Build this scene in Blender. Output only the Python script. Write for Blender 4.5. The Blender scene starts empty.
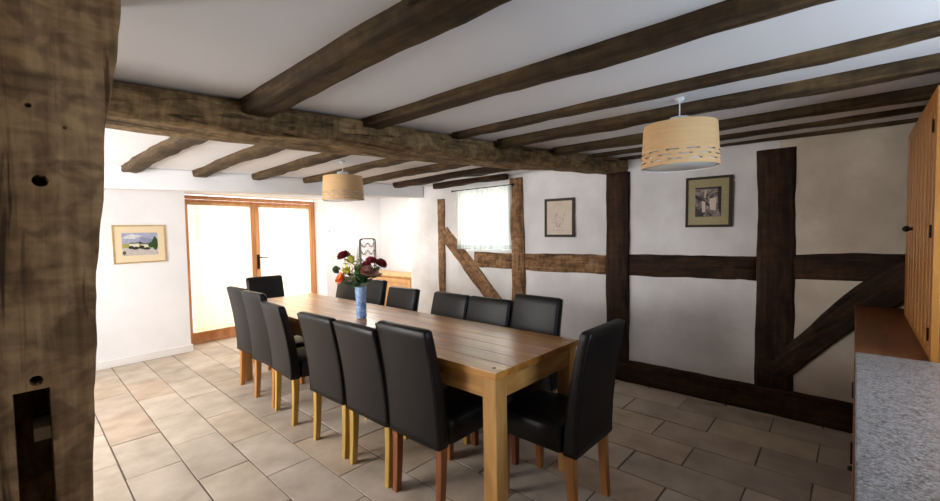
import bpy, bmesh, math, random
from math import sin, cos, pi, radians, atan2, sqrt
from mathutils import Vector, Matrix, noise

S = bpy.context.scene
COL = S.collection

# ---------------------------------------------------------------- camera
H = 1.4
yaw, pitch, roll = radians(47.36), radians(-2.38), radians(1.02)
fwd = Vector((sin(yaw) * cos(pitch), cos(yaw) * cos(pitch), sin(pitch)))
rt = Vector((cos(yaw), -sin(yaw), 0))
dn = -rt.cross(fwd)
R_ = cos(roll) * rt + sin(roll) * dn
D_ = -sin(roll) * rt + cos(roll) * dn
cam = bpy.data.objects.new('camera', bpy.data.cameras.new('camera'))
COL.objects.link(cam)
m3 = Matrix((R_, -D_, -fwd)).transposed()
cam.matrix_world = Matrix.Translation((0, 0, H)) @ m3.to_4x4()
cam.data.sensor_width = 36.0
cam.data.lens = 419.0 / 940.0 * 36.0
cam.data.clip_start = 0.02
S.camera = cam

# ---------------------------------------------------------------- view, world, lights
S.view_settings.view_transform = 'Standard'
S.view_settings.look = 'None'
S.view_settings.gamma = 1.0
S.view_settings.use_curve_mapping = False
S.view_settings.exposure = 0.22

W = bpy.data.worlds.new('sky'); S.world = W
W.use_nodes = True
bg = W.node_tree.nodes['Background']
bg.inputs[0].default_value = (0.80, 0.90, 1.0, 1)
bg.inputs[1].default_value = 1.0

def area(name, loc, target, sx, sy, power, color):
    l = bpy.data.lights.new(name, 'AREA')
    l.shape = 'RECTANGLE'; l.size = sx; l.size_y = sy; l.energy = power; l.color = color
    o = bpy.data.objects.new(name, l); COL.objects.link(o)
    o.location = loc
    o.rotation_euler = (Vector(target) - Vector(loc)).to_track_quat('-Z', 'Y').to_euler()
    return o

# daylight standing outside each window opening
area('daylight_french_doors', (2.55, 7.4, 1.2), (2.4, 6.0, 1.0), 2.4, 2.2, 125, (1.0, 0.96, 0.90))
area('daylight_curtained_window', (4.75, 3.3, 1.9), (3.8, 3.27, 1.5), 1.2, 1.1, 62, (1.0, 0.98, 0.93))
area('daylight_kitchen_window', (1.55, -1.12, 1.5), (1.7, 0.6, 1.75), 1.15, 0.85, 34, (0.68, 0.83, 1.0))
area('daylight_west_window', (-1.38, 3.9, 1.35), (1.0, 4.2, 1.1), 1.8, 1.2, 170, (1.0, 0.96, 0.92))

# ---------------------------------------------------------------- materials
MATS = {}
def lin(c):
    return tuple(((v / 12.92) if v <= 0.04045 else ((v + 0.055) / 1.055) ** 2.4) for v in c)
def rgb(r, g, b):
    return lin((r / 255, g / 255, b / 255))

def mat(name, c1, c2=None, rough=0.6, metal=0.0, scale=(8, 8, 8), detail=5, bump=0.0, bscale=None,
        coord='Object', spec=0.5, lo=0.35, hi=0.65, trans=0.0, coat=0.0, attr=None, distort=0.0):
    m = bpy.data.materials.new(name); m.use_nodes = True
    nt = m.node_tree; N = nt.nodes; L = nt.links
    p = N['Principled BSDF']
    p.inputs['Roughness'].default_value = rough
    p.inputs['Metallic'].default_value = metal
    p.inputs['Specular IOR Level'].default_value = spec
    p.inputs['Coat Weight'].default_value = coat
    p.inputs['Coat Roughness'].default_value = 0.25
    tc = N.new('ShaderNodeTexCoord'); mp = N.new('ShaderNodeMapping')
    mp.inputs['Scale'].default_value = scale
    L.new(tc.outputs[coord], mp.inputs['Vector'])
    nz = N.new('ShaderNodeTexNoise'); nz.inputs['Scale'].default_value = 1.0
    nz.inputs['Detail'].default_value = detail; nz.inputs['Distortion'].default_value = distort
    L.new(mp.outputs[0], nz.inputs['Vector'])
    cr = N.new('ShaderNodeValToRGB')
    cr.color_ramp.elements[0].position = lo; cr.color_ramp.elements[1].position = hi
    cr.color_ramp.elements[0].color = (*c1, 1); cr.color_ramp.elements[1].color = (*(c2 or c1), 1)
    L.new(nz.outputs['Fac'], cr.inputs[0])
    out = cr.outputs[0]
    if attr:
        at = N.new('ShaderNodeAttribute'); at.attribute_name = attr
        mx = N.new('ShaderNodeMix'); mx.data_type = 'RGBA'; mx.blend_type = 'MULTIPLY'
        mx.inputs[0].default_value = 1.0
        L.new(out, mx.inputs[6]); L.new(at.outputs['Color'], mx.inputs[7]); out = mx.outputs[2]
    L.new(out, p.inputs['Base Color'])
    if bump:
        bp = N.new('ShaderNodeBump'); bp.inputs['Strength'].default_value = bump
        bp.inputs['Distance'].default_value = 0.01
        if bscale:
            mp2 = N.new('ShaderNodeMapping'); mp2.inputs['Scale'].default_value = bscale
            L.new(tc.outputs[coord], mp2.inputs['Vector'])
            n2 = N.new('ShaderNodeTexNoise'); n2.inputs['Scale'].default_value = 1.0; n2.inputs['Detail'].default_value = 6
            L.new(mp2.outputs[0], n2.inputs['Vector']); L.new(n2.outputs['Fac'], bp.inputs['Height'])
        else:
            L.new(nz.outputs['Fac'], bp.inputs['Height'])
        L.new(bp.outputs[0], p.inputs['Normal'])
    MATS[name] = m
    return m

def timber_mat(name, dark, mid, light, rough=0.8, marks=0.25):
    """old oak: grain along local X, broad stains, dark cracks and worm holes"""
    m = bpy.data.materials.new(name); m.use_nodes = True
    nt = m.node_tree; N = nt.nodes; L = nt.links; p = N['Principled BSDF']
    p.inputs['Roughness'].default_value = rough; p.inputs['Specular IOR Level'].default_value = 0.25
    tc = N.new('ShaderNodeTexCoord')
    def tex(sc, detail, dist=0.0):
        mp = N.new('ShaderNodeMapping'); mp.inputs['Scale'].default_value = sc
        L.new(tc.outputs['Object'], mp.inputs['Vector'])
        n = N.new('ShaderNodeTexNoise'); n.inputs['Scale'].default_value = 1; n.inputs['Detail'].default_value = detail
        n.inputs['Distortion'].default_value = dist
        L.new(mp.outputs[0], n.inputs['Vector']); return n.outputs['Fac']
    fine = tex((3, 45, 45), 6, 0.4); broad = tex((1.6, 6, 6), 4, 1.0); crack = tex((1.8, 22, 22), 3, 1.2)
    ad = N.new('ShaderNodeMath'); ad.operation = 'MULTIPLY_ADD'
    L.new(fine, ad.inputs[0]); ad.inputs[1].default_value = 0.45
    sc2 = N.new('ShaderNodeMath'); sc2.operation = 'MULTIPLY'; L.new(broad, sc2.inputs[0]); sc2.inputs[1].default_value = 0.55
    L.new(sc2.outputs[0], ad.inputs[2])
    cr = N.new('ShaderNodeValToRGB'); e = cr.color_ramp.elements
    e[0].position = 0.36; e[0].color = (*dark, 1); e[1].position = 0.64; e[1].color = (*light, 1)
    k = e.new(0.5); k.color = (*mid, 1)
    L.new(ad.outputs[0], cr.inputs[0])
    hew = tex((15, 4, 4), 6, 2.2); blot = tex((16, 16, 16), 8, 0.6)
    c2 = N.new('ShaderNodeValToRGB'); e = c2.color_ramp.elements
    e[0].position = 0.30; e[0].color = (0.25, 0.22, 0.2, 1); e[1].position = 0.40; e[1].color = (1, 1, 1, 1)
    L.new(crack, c2.inputs[0])
    mx = N.new('ShaderNodeMix'); mx.data_type = 'RGBA'; mx.blend_type = 'MULTIPLY'; mx.inputs[0].default_value = 1
    L.new(cr.outputs[0], mx.inputs[6]); L.new(c2.outputs[0], mx.inputs[7])
    last = mx.outputs[2]
    for src, lo_, hi_, dk in ((hew, .30, .60, 1 - marks * .8), (blot, .40, .56, 1 - marks * .9)):
        c3 = N.new('ShaderNodeValToRGB'); e = c3.color_ramp.elements
        e[0].position = lo_; e[0].color = (dk, dk * .97, dk * .94, 1); e[1].position = hi_; e[1].color = (1.08, 1.06, 1.02, 1)
        L.new(src, c3.inputs[0])
        m4 = N.new('ShaderNodeMix'); m4.data_type = 'RGBA'; m4.blend_type = 'MULTIPLY'; m4.inputs[0].default_value = 1
        L.new(last, m4.inputs[6]); L.new(c3.outputs[0], m4.inputs[7]); last = m4.outputs[2]
    L.new(last, p.inputs['Base Color'])
    bp = N.new('ShaderNodeBump'); bp.inputs['Strength'].default_value = 0.7; bp.inputs['Distance'].default_value = 0.012
    L.new(ad.outputs[0], bp.inputs['Height']); L.new(bp.outputs[0], p.inputs['Normal'])
    MATS[name] = m
    return m

M = MATS
timber_mat('tie_oak', rgb(86, 68, 46), rgb(128, 106, 74), rgb(158, 134, 98), marks=.4)
timber_mat('post_oak', rgb(124, 95, 65), rgb(154, 122, 86), rgb(178, 146, 108), marks=.42)
timber_mat('joist_oak', rgb(42, 31, 19), rgb(68, 53, 34), rgb(94, 76, 50))
timber_mat('frame_oak', rgb(28, 18, 12), rgb(47, 31, 20), rgb(70, 49, 33))
timber_mat('warm_oak', rgb(92, 68, 46), rgb(132, 100, 72), rgb(164, 132, 100), marks=.4)
mat('plaster', rgb(230, 230, 232), rgb(240, 240, 242), 0.9, scale=(1.5, 1.5, 1.5), bump=0.25, bscale=(14, 14, 14), spec=0.2)
mat('old_plaster', rgb(216, 214, 214), rgb(236, 235, 236), 0.95, scale=(2, 2.4, 2.4), bump=0.8, bscale=(11, 11, 11), spec=0.1)
mat('cream_bounce_plaster', rgb(196, 184, 168), rgb(218, 208, 192), 0.95, scale=(2, 3, 3), bump=1.0, bscale=(9, 9, 9), spec=0.1)
mat('bounce_cut_paint', rgb(120, 108, 92), rgb(130, 118, 102), 0.9)  # for the unseen front wall, made dark to cut bounced light
mat('ceiling_paint', rgb(222, 222, 224), rgb(232, 232, 234), 0.9, scale=(1, 1, 1), bump=0.1, bscale=(9, 9, 9), spec=0.2)
mat('white_gloss', rgb(232, 230, 228), None, 0.35)
mat('stone', rgb(170, 156, 140), rgb(198, 185, 170), 0.62, scale=(5, 5, 5), bump=0.3, bscale=(16, 16, 16), spec=0.25, attr='tint', lo=0.3, hi=0.7)
mat('grout', rgb(96, 84, 72), rgb(112, 100, 88), 1.0, scale=(30, 30, 30))
mat('leather', rgb(11, 10, 12), rgb(17, 15, 16), 0.42, scale=(20, 20, 20), bump=0.12, bscale=(160, 160, 160), spec=0.3)
mat('yellow_leg', rgb(176, 140, 62), rgb(196, 160, 80), 0.4, scale=(30, 30, 4), spec=0.5)
mat('amber_leg', rgb(160, 104, 52), rgb(184, 126, 68), 0.4, scale=(30, 30, 4), spec=0.5)
mat('red_leg', rgb(122, 70, 38), rgb(146, 88, 50), 0.4, scale=(30, 30, 4), spec=0.5)
mat('table_top', rgb(156, 96, 36), rgb(214, 154, 78), 0.30, scale=(16, 1.6, 16), detail=7, bump=0.12, spec=0.5, attr='tint', coat=0.45, lo=0.3, hi=0.7, distort=0.6)
mat('table_wood', rgb(172, 124, 64), rgb(212, 164, 98), 0.42, scale=(14, 14, 2.5), detail=6, bump=0.1, distort=0.5)
mat('table_rail', rgb(166, 116, 58), rgb(204, 154, 88), 0.42, scale=(3, 3, 22), detail=6, bump=0.1, distort=0.5)
mat('plug', rgb(34, 26, 20), None, 0.5)
mat('door_oak', rgb(186, 124, 76), rgb(210, 152, 102), 0.5, scale=(20, 20, 3), detail=5)
mat('pine', rgb(158, 100, 36), rgb(184, 124, 54), 0.4, scale=(18, 18, 2.2), detail=6, distort=0.5)
mat('pine_dark', rgb(98, 52, 20), rgb(126, 72, 30), 0.4, scale=(3, 20, 20), detail=6, distort=0.5)
mat('oak_cabinet', rgb(196, 146, 92), rgb(214, 168, 114), 0.5, scale=(18, 18, 3))
mat('dark_metal', rgb(34, 30, 28), None, 0.45, metal=0.8)
mat('black_iron', rgb(30, 28, 28), None, 0.5, metal=0.5)
mat('steel', rgb(170, 170, 172), None, 0.3, metal=1.0)
mat('gilt', rgb(186, 156, 104), rgb(204, 176, 122), 0.4, metal=0.2, scale=(40, 40, 40))
mat('black_frame', rgb(44, 38, 24), rgb(58, 50, 32), 0.7, scale=(60, 60, 60))
mat('brown_frame', rgb(40, 28, 16), rgb(54, 38, 22), 0.7, scale=(60, 60, 60))
mat('cream_mount', rgb(236, 218, 184), None, 0.9)
mat('green_mount', rgb(168, 158, 118), rgb(176, 166, 126), 0.9, scale=(50, 50, 50))
mat('pink_paper', rgb(216, 200, 184), rgb(224, 208, 192), 0.9, scale=(9, 9, 9))
mat('ink', rgb(110, 92, 84), None, 0.9)
mat('engraving', rgb(58, 48, 44), rgb(176, 162, 158), 0.9, scale=(22, 22, 22), detail=8, lo=0.38, hi=0.62, distort=1.5)
mat('shade_paper', rgb(208, 168, 118), rgb(218, 180, 132), 0.8, scale=(4, 4, 90))
mat('white_plastic', rgb(225, 225, 222), None, 0.4)
mat('dark_slate', rgb(40, 36, 34), None, 0.7)

def granite():
    m = bpy.data.materials.new('granite'); m.use_nodes = True
    N = m.node_tree.nodes; L = m.node_tree.links; p = N['Principled BSDF']
    p.inputs['Roughness'].default_value = 0.3
    tc = N.new('ShaderNodeTexCoord')
    v = N.new('ShaderNodeTexVoronoi'); v.inputs['Scale'].default_value = 240
    n = N.new('ShaderNodeTexNoise'); n.inputs['Scale'].default_value = 130; n.inputs['Detail'].default_value = 8
    n3 = N.new('ShaderNodeTexNoise'); n3.inputs['Scale'].default_value = 42; n3.inputs['Detail'].default_value = 4
    for t in (v, n, n3): L.new(tc.outputs['Object'], t.inputs['Vector'])
    bw = N.new('ShaderNodeRGBToBW'); L.new(v.outputs['Color'], bw.inputs[0])
    a = N.new('ShaderNodeMath'); a.operation = 'ADD'; L.new(bw.outputs[0], a.inputs[0]); L.new(n.outputs['Fac'], a.inputs[1])
    b = N.new('ShaderNodeMath'); b.operation = 'ADD'; L.new(a.outputs[0], b.inputs[0]); L.new(n3.outputs['Fac'], b.inputs[1])
    dv = N.new('ShaderNodeMath'); dv.operation = 'DIVIDE'; dv.inputs[1].default_value = 3; L.new(b.outputs[0], dv.inputs[0])
    cr = N.new('ShaderNodeValToRGB'); e = cr.color_ramp.elements
    e[0].position = 0.33; e[0].color = (*rgb(84, 78, 76), 1); e[1].position = 0.60; e[1].color = (*rgb(160, 156, 154), 1)
    k = e.new(0.44); k.color = (*rgb(124, 118, 115), 1); k = e.new(0.52); k.color = (*rgb(138, 133, 130), 1)
    L.new(dv.outputs[0], cr.inputs[0]); L.new(cr.outputs[0], p.inputs['Base Color'])
    MATS['granite'] = m
granite()

def translucent(name, col, tcol, fac, rough=0.9, transp=0.0):
    m = bpy.data.materials.new(name); m.use_nodes = True
    N = m.node_tree.nodes; L = m.node_tree.links
    out = N['Material Output']; N.remove(N['Principled BSDF'])
    d = N.new('ShaderNodeBsdfDiffuse'); d.inputs[0].default_value = (*col, 1)
    t = N.new('ShaderNodeBsdfTranslucent'); t.inputs[0].default_value = (*tcol, 1)
    mx = N.new('ShaderNodeMixShader'); mx.inputs[0].default_value = fac
    L.new(d.outputs[0], mx.inputs[1]); L.new(t.outputs[0], mx.inputs[2])
    last = mx.outputs[0]
    if transp:
        tr = N.new('ShaderNodeBsdfTransparent'); m2 = N.new('ShaderNodeMixShader'); m2.inputs[0].default_value = transp
        L.new(last, m2.inputs[1]); L.new(tr.outputs[0], m2.inputs[2]); last = m2.outputs[0]
    L.new(last, out.inputs[0]); MATS[name] = m
translucent('blind_slat', rgb(236, 214, 170), rgb(250, 238, 212), 0.42)
translucent('net', rgb(225, 228, 222), rgb(225, 228, 222), 0.45, transp=0.10)
translucent('net_trim', rgb(190, 200, 196), rgb(200, 208, 204), 0.4, transp=0.1)

def glass(name, tint=(1, 1, 1), fac=0.08):
    m = bpy.data.materials.new(name); m.use_nodes = True
    N = m.node_tree.nodes; L = m.node_tree.links
    out = N['Material Output']; N.remove(N['Principled BSDF'])
    g = N.new('ShaderNodeBsdfGlossy'); g.inputs['Roughness'].default_value = 0.03
    t = N.new('ShaderNodeBsdfTransparent'); t.inputs[0].default_value = (*tint, 1)
    mx = N.new('ShaderNodeMixShader'); mx.inputs[0].default_value = fac
    L.new(t.outputs[0], mx.inputs[1]); L.new(g.outputs[0], mx.inputs[2]); L.new(mx.outputs[0], out.inputs[0])
    MATS[name] = m
glass('pane_glass'); glass('picture_glass', fac=0.03)

def marbled(name, a, b, sc):
    return mat(name, a, b, 0.25, scale=(sc, sc, sc), detail=4, distort=2.0, lo=0.42, hi=0.58)
marbled('vase_glaze', rgb(104, 142, 196), rgb(170, 194, 226), 22)
for nm, c, c2 in (('petal_red', rgb(116, 24, 36), rgb(150, 40, 50)), ('petal_crimson', rgb(156, 40, 58), rgb(186, 62, 78)),
                  ('petal_orange', rgb(222, 104, 44), rgb(240, 136, 70)), ('petal_yellow', rgb(212, 206, 70), rgb(230, 224, 110)),
                  ('petal_mauve', rgb(184, 130, 120), rgb(206, 156, 140)), ('petal_cream', rgb(206, 208, 180), rgb(224, 224, 200)),
                  ('leaf_green', rgb(82, 120, 60), rgb(122, 156, 84)), ('leaf_dark', rgb(40, 72, 44), rgb(62, 96, 56)),
                  ('spike_green', rgb(104, 124, 84), rgb(140, 150, 110))):
    mat(nm, c, c2, 0.6, scale=(60, 60, 60))

# ---------------------------------------------------------------- helpers
def tag(o, label=None, cat=None, group=None, kind=None):
    if label: o['label'] = label
    if cat: o['category'] = cat
    if group: o['group'] = group
    if kind: o['kind'] = kind
    return o
def empty(name, loc, rz=0):
    o = bpy.data.objects.new(name, None); COL.objects.link(o)
    o.location = loc; o.rotation_euler = (0, 0, rz); o.empty_display_size = 0.1
    return o
def obj(name, bm, m, parent=None, smooth=False, mw=None, bevel=0.0, angle=40):
    bmesh.ops.recalc_face_normals(bm, faces=bm.faces)
    me = bpy.data.meshes.new(name); bm.to_mesh(me); bm.free()
    ms = m if isinstance(m, (list, tuple)) else [m]
    for x in ms: me.materials.append(MATS[x])
    if smooth:
        for p in me.polygons: p.use_smooth = True
    o = bpy.data.objects.new(name, me); COL.objects.link(o)
    if parent: o.parent = parent
    if mw is not None: o.matrix_world = mw
    if bevel:
        b = o.modifiers.new('bevel', 'BEVEL'); b.width = bevel; b.segments = 2; b.limit_method = 'ANGLE'; b.angle_limit = radians(angle)
        b.harden_normals = False
    return o
def struct(name, bm, m, **k):
    return tag(obj(name, bm, m, **k), kind='structure')
def box(bm, x0, x1, y0, y1, z0, z1, mi=0):
    v = [bm.verts.new((x, y, z)) for x in (x0, x1) for y in (y0, y1) for z in (z0, z1)]
    for a in ((0, 1, 3, 2), (4, 6, 7, 5), (0, 4, 5, 1), (2, 3, 7, 6), (0, 2, 6, 4), (1, 5, 7, 3)):
        f = bm.faces.new([v[i] for i in a]); f.material_index = mi
    return v
def B(*a):
    bm = bmesh.new(); box(bm, *a); return bm
def prism(bm, pts, z0, z1, mi=0):
    lo = [bm.verts.new((x, y, z0)) for x, y in pts]; hi = [bm.verts.new((x, y, z1)) for x, y in pts]
    n = len(pts)
    for i in range(n):
        bm.faces.new((lo[i], lo[(i + 1) % n], hi[(i + 1) % n], hi[i])).material_index = mi
    bm.faces.new(lo).material_index = mi; bm.faces.new(hi).material_index = mi
def loft(bm, rings, cap=True, mi=0):
    vs = [[bm.verts.new(p) for p in r] for r in rings]
    n = len(vs[0])
    for a, b in zip(vs, vs[1:]):
        for i in range(n):
            bm.faces.new((a[i], a[(i + 1) % n], b[(i + 1) % n], b[i])).material_index = mi
    if cap:
        bm.faces.new(vs[0]).material_index = mi; bm.faces.new(vs[-1]).material_index = mi
def circ(cx, cy, z, r, n=16):
    return [(cx + r * cos(2 * pi * i / n), cy + r * sin(2 * pi * i / n), z) for i in range(n)]
def lathe(bm, prof, cx=0, cy=0, n=20, mi=0, cap=True):
    loft(bm, [circ(cx, cy, z, max(r, 1e-4), n) for r, z in prof], cap, mi)
def tube(bm, pts, r, n=8, mi=0, taper=None):
    pts = [Vector(p) for p in pts]; rings = []
    ref = None
    for i, p in enumerate(pts):
        d = (pts[min(i + 1, len(pts) - 1)] - pts[max(i - 1, 0)]).normalized()
        if ref is None:
            ref = d.cross(Vector((0, 0, 1)))
            if ref.length < 1e-3: ref = d.cross(Vector((1, 0, 0)))
        ref = (ref - d * ref.dot(d)).normalized(); b = d.cross(ref)
        rr = r if taper is None else r * (1 + (taper - 1) * i / (len(pts) - 1))
        rings.append([p + rr * (cos(2 * pi * k / n) * ref + sin(2 * pi * k / n) * b) for k in range(n)])
    loft(bm, rings, True, mi)
def rrect(w, h, r, k=3):
    """rounded rectangle outline in 2d centred on 0"""
    out = []
    for sx, sy, a0 in ((1, 1, 0), (-1, 1, 90), (-1, -1, 180), (1, -1, 270)):
        for i in range(k + 1):
            a = radians(a0 + 90 * i / k)
            out.append((sx * (w / 2 - r) + r * cos(a), sy * (h / 2 - r) + r * sin(a)))
    return out

def timber(name, pts, w, h, m, seed=1, wob=0.008, up=(0, 0, 1), label=None, cat='beam', group=None, taper=1.0, rad=0.18, seg=0.06, parent=None):
    """hewn timber along the polyline pts; w = size across, h = size along `up`; local X is the grain"""
    pts = [Vector(p) for p in pts]
    X = (pts[-1] - pts[0]).normalized(); U = Vector(up); Y = U.cross(X).normalized(); Z = X.cross(Y)
    Mw = Matrix((X, Y, Z)).transposed().to_4x4(); Mw.translation = pts[0]
    inv = Mw.inverted(); lp = [inv @ p for p in pts]
    Lg = lp[-1].x; n = max(4, int(Lg / seg))
    sec = rrect(1, 1, rad, 2)
    # finer section
    fine = []
    for i in range(len(sec)):
        a = Vector(sec[i]); b = Vector(sec[(i + 1) % len(sec)])
        k = 4 if (b - a).length > 0.3 else 1
        for j in range(k): fine.append(a.lerp(b, j / k))
    rings = []
    for i in range(n + 1):
        x = Lg * i / n
        # centreline
        j = 0
        while j < len(lp) - 2 and x > lp[j + 1].x: j += 1
        t = (x - lp[j].x) / max(lp[j + 1].x - lp[j].x, 1e-6)
        c = lp[j].lerp(lp[j + 1], t)
        tp = 1 + (taper - 1) * i / n
        ring = []
        for q in fine:
            d = Vector((x * 2.2, q.x * w * 9, q.y * h * 9)) + Vector((seed * 7.3, seed * 3.1, 0))
            nz = noise.noise(d) * wob + noise.noise(d * 3.1) * wob * 0.5
            ln = q.length
            ring.append((x, c.y + q.x * w * tp * (1 + 0) + q.x / ln * nz * 1.2, c.z + q.y * h * tp + q.y / ln * nz * 1.2))
        rings.append(ring)
    bm = bmesh.new(); loft(bm, rings)
    o = obj(name, bm, m, parent=parent, smooth=True, mw=Mw)
    if label: tag(o, label, cat, group)
    return o

# ---------------------------------------------------------------- setting: floor of stone flags
def build_floor():
    random.seed(11)
    bm = bmesh.new(); col = bm.loops.layers.color.new('tint')
    g = 0.004
    w, ln = 0.28, 0.59
    k0, k1 = -6, 15
    for k in range(k0, k1):
        xa, xb = 0.38 + w * k, 0.38 + w * (k + 1)
        base = 3.10 if k % 2 == 0 else 3.37
        for j in range(-8, 7):
            ya, yb = base + ln * j, base + ln * (j + 1)
            if yb < -1.0 or ya > 6.6: continue
            jit = lambda s=0.004: random.uniform(-s, s)
            q = [(xa + g + jit(.002), ya + g + jit()), (xb - g + jit(.002), ya + g + jit()), (xb - g + jit(.002), yb - g + jit()), (xa + g + jit(.002), yb - g + jit())]
            zt = random.uniform(-0.001, 0.001)
            cx, cy = (xa + xb) / 2, (ya + yb) / 2
            lo = [bm.verts.new((x, y, -0.012)) for x, y in q]
            mid = [bm.verts.new((x, y, zt - 0.0015)) for x, y in q]
            top = [bm.verts.new((x + (0.0018 if x < cx else -0.0018), y + (0.0018 if y < cy else -0.0018), zt)) for x, y in q]
            fs = [bm.faces.new(top)]
            for a, b in ((lo, mid), (mid, top)):
                for i in range(4): fs.append(bm.faces.new((a[i], a[(i + 1) % 4], b[(i + 1) % 4], b[i])))
            v = random.uniform(0.90, 1.06); wm = random.choice((0, 0.01, 0.02, 0.035, 0.0))
            c = (min(v * (1 + wm), 1.1), v, v * (1 - wm), 1)
            for f in fs:
                for lp in f.loops: lp[col] = c
    v = [bm.verts.new(p) for p in ((-1.3, -1.0, -0.004), (4.6, -1.0, -0.004), (4.6, 6.6, -0.004), (-1.3, 6.6, -0.004))]
    f = bm.faces.new(v); f.material_index = 1
    o = struct('floor', bm, ['stone', 'grout'])
build_floor()

# ---------------------------------------------------------------- setting: walls and ceiling
CZ = 2.05
bm = bmesh.new(); box(bm, -1.3, 4.65, -1.05, 6.8, CZ, CZ + 0.15)
struct('ceiling', bm, 'ceiling_paint')

def wall_grid(name, ys, zs, hole, x, depth, m, seed=0, amp=0.006):
    """rough plaster wall facing -x, holes skipped, closed with a plain back"""
    bm = bmesh.new(); V = {}
    for i, y in enumerate(ys):
        for j, z in enumerate(zs):
            p = Vector((seed, y * 1.7, z * 1.7))
            d = noise.noise(p * 1.3) * amp + noise.noise(p * 5) * amp * 0.45
            V[i, j] = bm.verts.new((x + d, y, z))
    bl = {}
    def skip(i, j):
        yc, zc = (ys[i] + ys[i + 1]) / 2, (zs[j] + zs[j + 1]) / 2
        return any(a < yc < b and c < zc < d for a, b, c, d in hole)
    def back(i, j):
        if (i, j) not in bl: bl[i, j] = bm.verts.new((x + depth, ys[i], zs[j]))
        return bl[i, j]
    ni, nj = len(ys) - 1, len(zs) - 1
    for i in range(ni):
        for j in range(nj):
            if skip(i, j): continue
            bm.faces.new((V[i, j], V[i, j + 1], V[i + 1, j + 1], V[i + 1, j]))
            bm.faces.new((back(i, j), back(i + 1, j), back(i + 1, j + 1), back(i, j + 1)))
            for (a, b, ci, cj) in (((i, j), (i + 1, j), i, j - 1), ((i, j + 1), (i + 1, j + 1), i, j + 1), ((i, j), (i, j + 1), i - 1, j), ((i + 1, j), (i + 1, j + 1), i + 1, j)):
                if ci < 0 or cj < 0 or ci >= ni or cj >= nj or skip(ci, cj):
                    bm.faces.new((V[a], V[b], back(*b), back(*a)))
    return struct(name, bm, m, smooth=False)
def span(marks, step):
    out = []
    for a, b in zip(marks, marks[1:]):
        n = max(1, round((b - a) / step)); out += [a + (b - a) * i / n for i in range(n)]
    return out + [marks[-1]]
WX = 3.80
WIN = (2.88, 3.66, 1.20, 1.93)
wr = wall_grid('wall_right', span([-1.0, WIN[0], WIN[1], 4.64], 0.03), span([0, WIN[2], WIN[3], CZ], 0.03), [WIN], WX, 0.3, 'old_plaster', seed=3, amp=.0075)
wr.data.materials.append(MATS['cream_bounce_plaster'])
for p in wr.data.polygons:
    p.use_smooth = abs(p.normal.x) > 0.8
    if p.center.y < .40: p.material_index = 1  # cream clay low down; shade and pine bounce painted into the panel above

bm = bmesh.new()
KW = (1.0, 2.15, 1.05, 1.92)   # kitchen window above the granite, out of view
for a in ((-1.3, KW[0], -1.05, -0.9, 0, CZ), (KW[1], 3.8, -1.05, -0.9, 0, CZ), (KW[0], KW[1], -1.05, -0.9, 0, KW[2]), (KW[0], KW[1], -1.05, -0.9, KW[3], CZ)): box(bm, *a)
struct('wall_front', bm, 'bounce_cut_paint')
bm = bmesh.new(); LW = (3.0, 4.8, 0.8, 1.85)
for a in ((-1.3, -1.2, -0.9, LW[0], 0, CZ), (-1.3, -1.2, LW[1], 6.0, 0, CZ), (-1.3, -1.2, LW[0], LW[1], 0, LW[2]), (-1.3, -1.2, LW[0], LW[1], LW[3], CZ)): box(bm, *a)
struct('wall_left', bm, 'plaster')
def wframe(name, bm_parts, pane):
    bm = bmesh.new()
    for a in bm_parts: box(bm, *a)
    f = struct(name, bm, 'white_gloss', bevel=0.004)
    obj('pane', B(*pane), 'pane_glass', parent=f)
    return f
wframe('window_2', [(KW[0], KW[0] + .05, -1.0, -.95, KW[2], KW[3]), (KW[1] - .05, KW[1], -1.0, -.95, KW[2], KW[3]), (1.55, 1.6, -1.0, -.95, KW[2] + .05, KW[3] - .05),
                    (KW[0] + .05, KW[1] - .05, -1.0, -.95, KW[2], KW[2] + .05), (KW[0] + .05, KW[1] - .05, -1.0, -.95, KW[3] - .05, KW[3])], (KW[0] + .05, KW[1] - .05, -.978, -.972, KW[2] + .05, KW[3] - .05))
wframe('window_3', [(-1.27, -1.22, LW[0], LW[0] + .05, LW[2], LW[3]), (-1.27, -1.22, LW[1] - .05, LW[1], LW[2], LW[3]), (-1.27, -1.22, 3.88, 3.93, LW[2] + .05, LW[3] - .05),
                    (-1.27, -1.22, LW[0] + .05, LW[1] - .05, LW[2], LW[2] + .05), (-1.27, -1.22, LW[0] + .05, LW[1] - .05, LW[3] - .05, LW[3])], (-1.248, -1.242, LW[0] + .05, LW[1] - .05, LW[2] + .05, LW[3] - .05))

# back wall: runs slightly askew, y = 5.92 + 0.078 x ; french doors sit in a recess
def yb(x, d=0.0): return 5.92 + 0.078 * x + d
DX0, DX1, DH = 1.425, 3.34, 1.975
bm = bmesh.new()
def seg(x0, x1, d0, d1, z0, z1): prism(bm, [(x0, yb(x0, d0)), (x1, yb(x1, d0)), (x1, yb(x1, d1)), (x0, yb(x0, d1))], z0, z1)
seg(-1.3, DX0, 0, 0.5, 0, CZ)
seg(DX0, DX1, 0, 0.5, DH, CZ)
seg(DX1, 3.78, 0, 0.5, 0, CZ)
seg(3.78, 4.6, 0, 0.5, 0, CZ)
struct('wall_back', bm, 'plaster')
bm = bmesh.new(); box(bm, 4.45, 4.6, 4.64, 6.27, 0, CZ); box(bm, 4.1, 4.6, 4.5, 4.64, 0, CZ)
struct('wall_east', bm, 'plaster')
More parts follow.
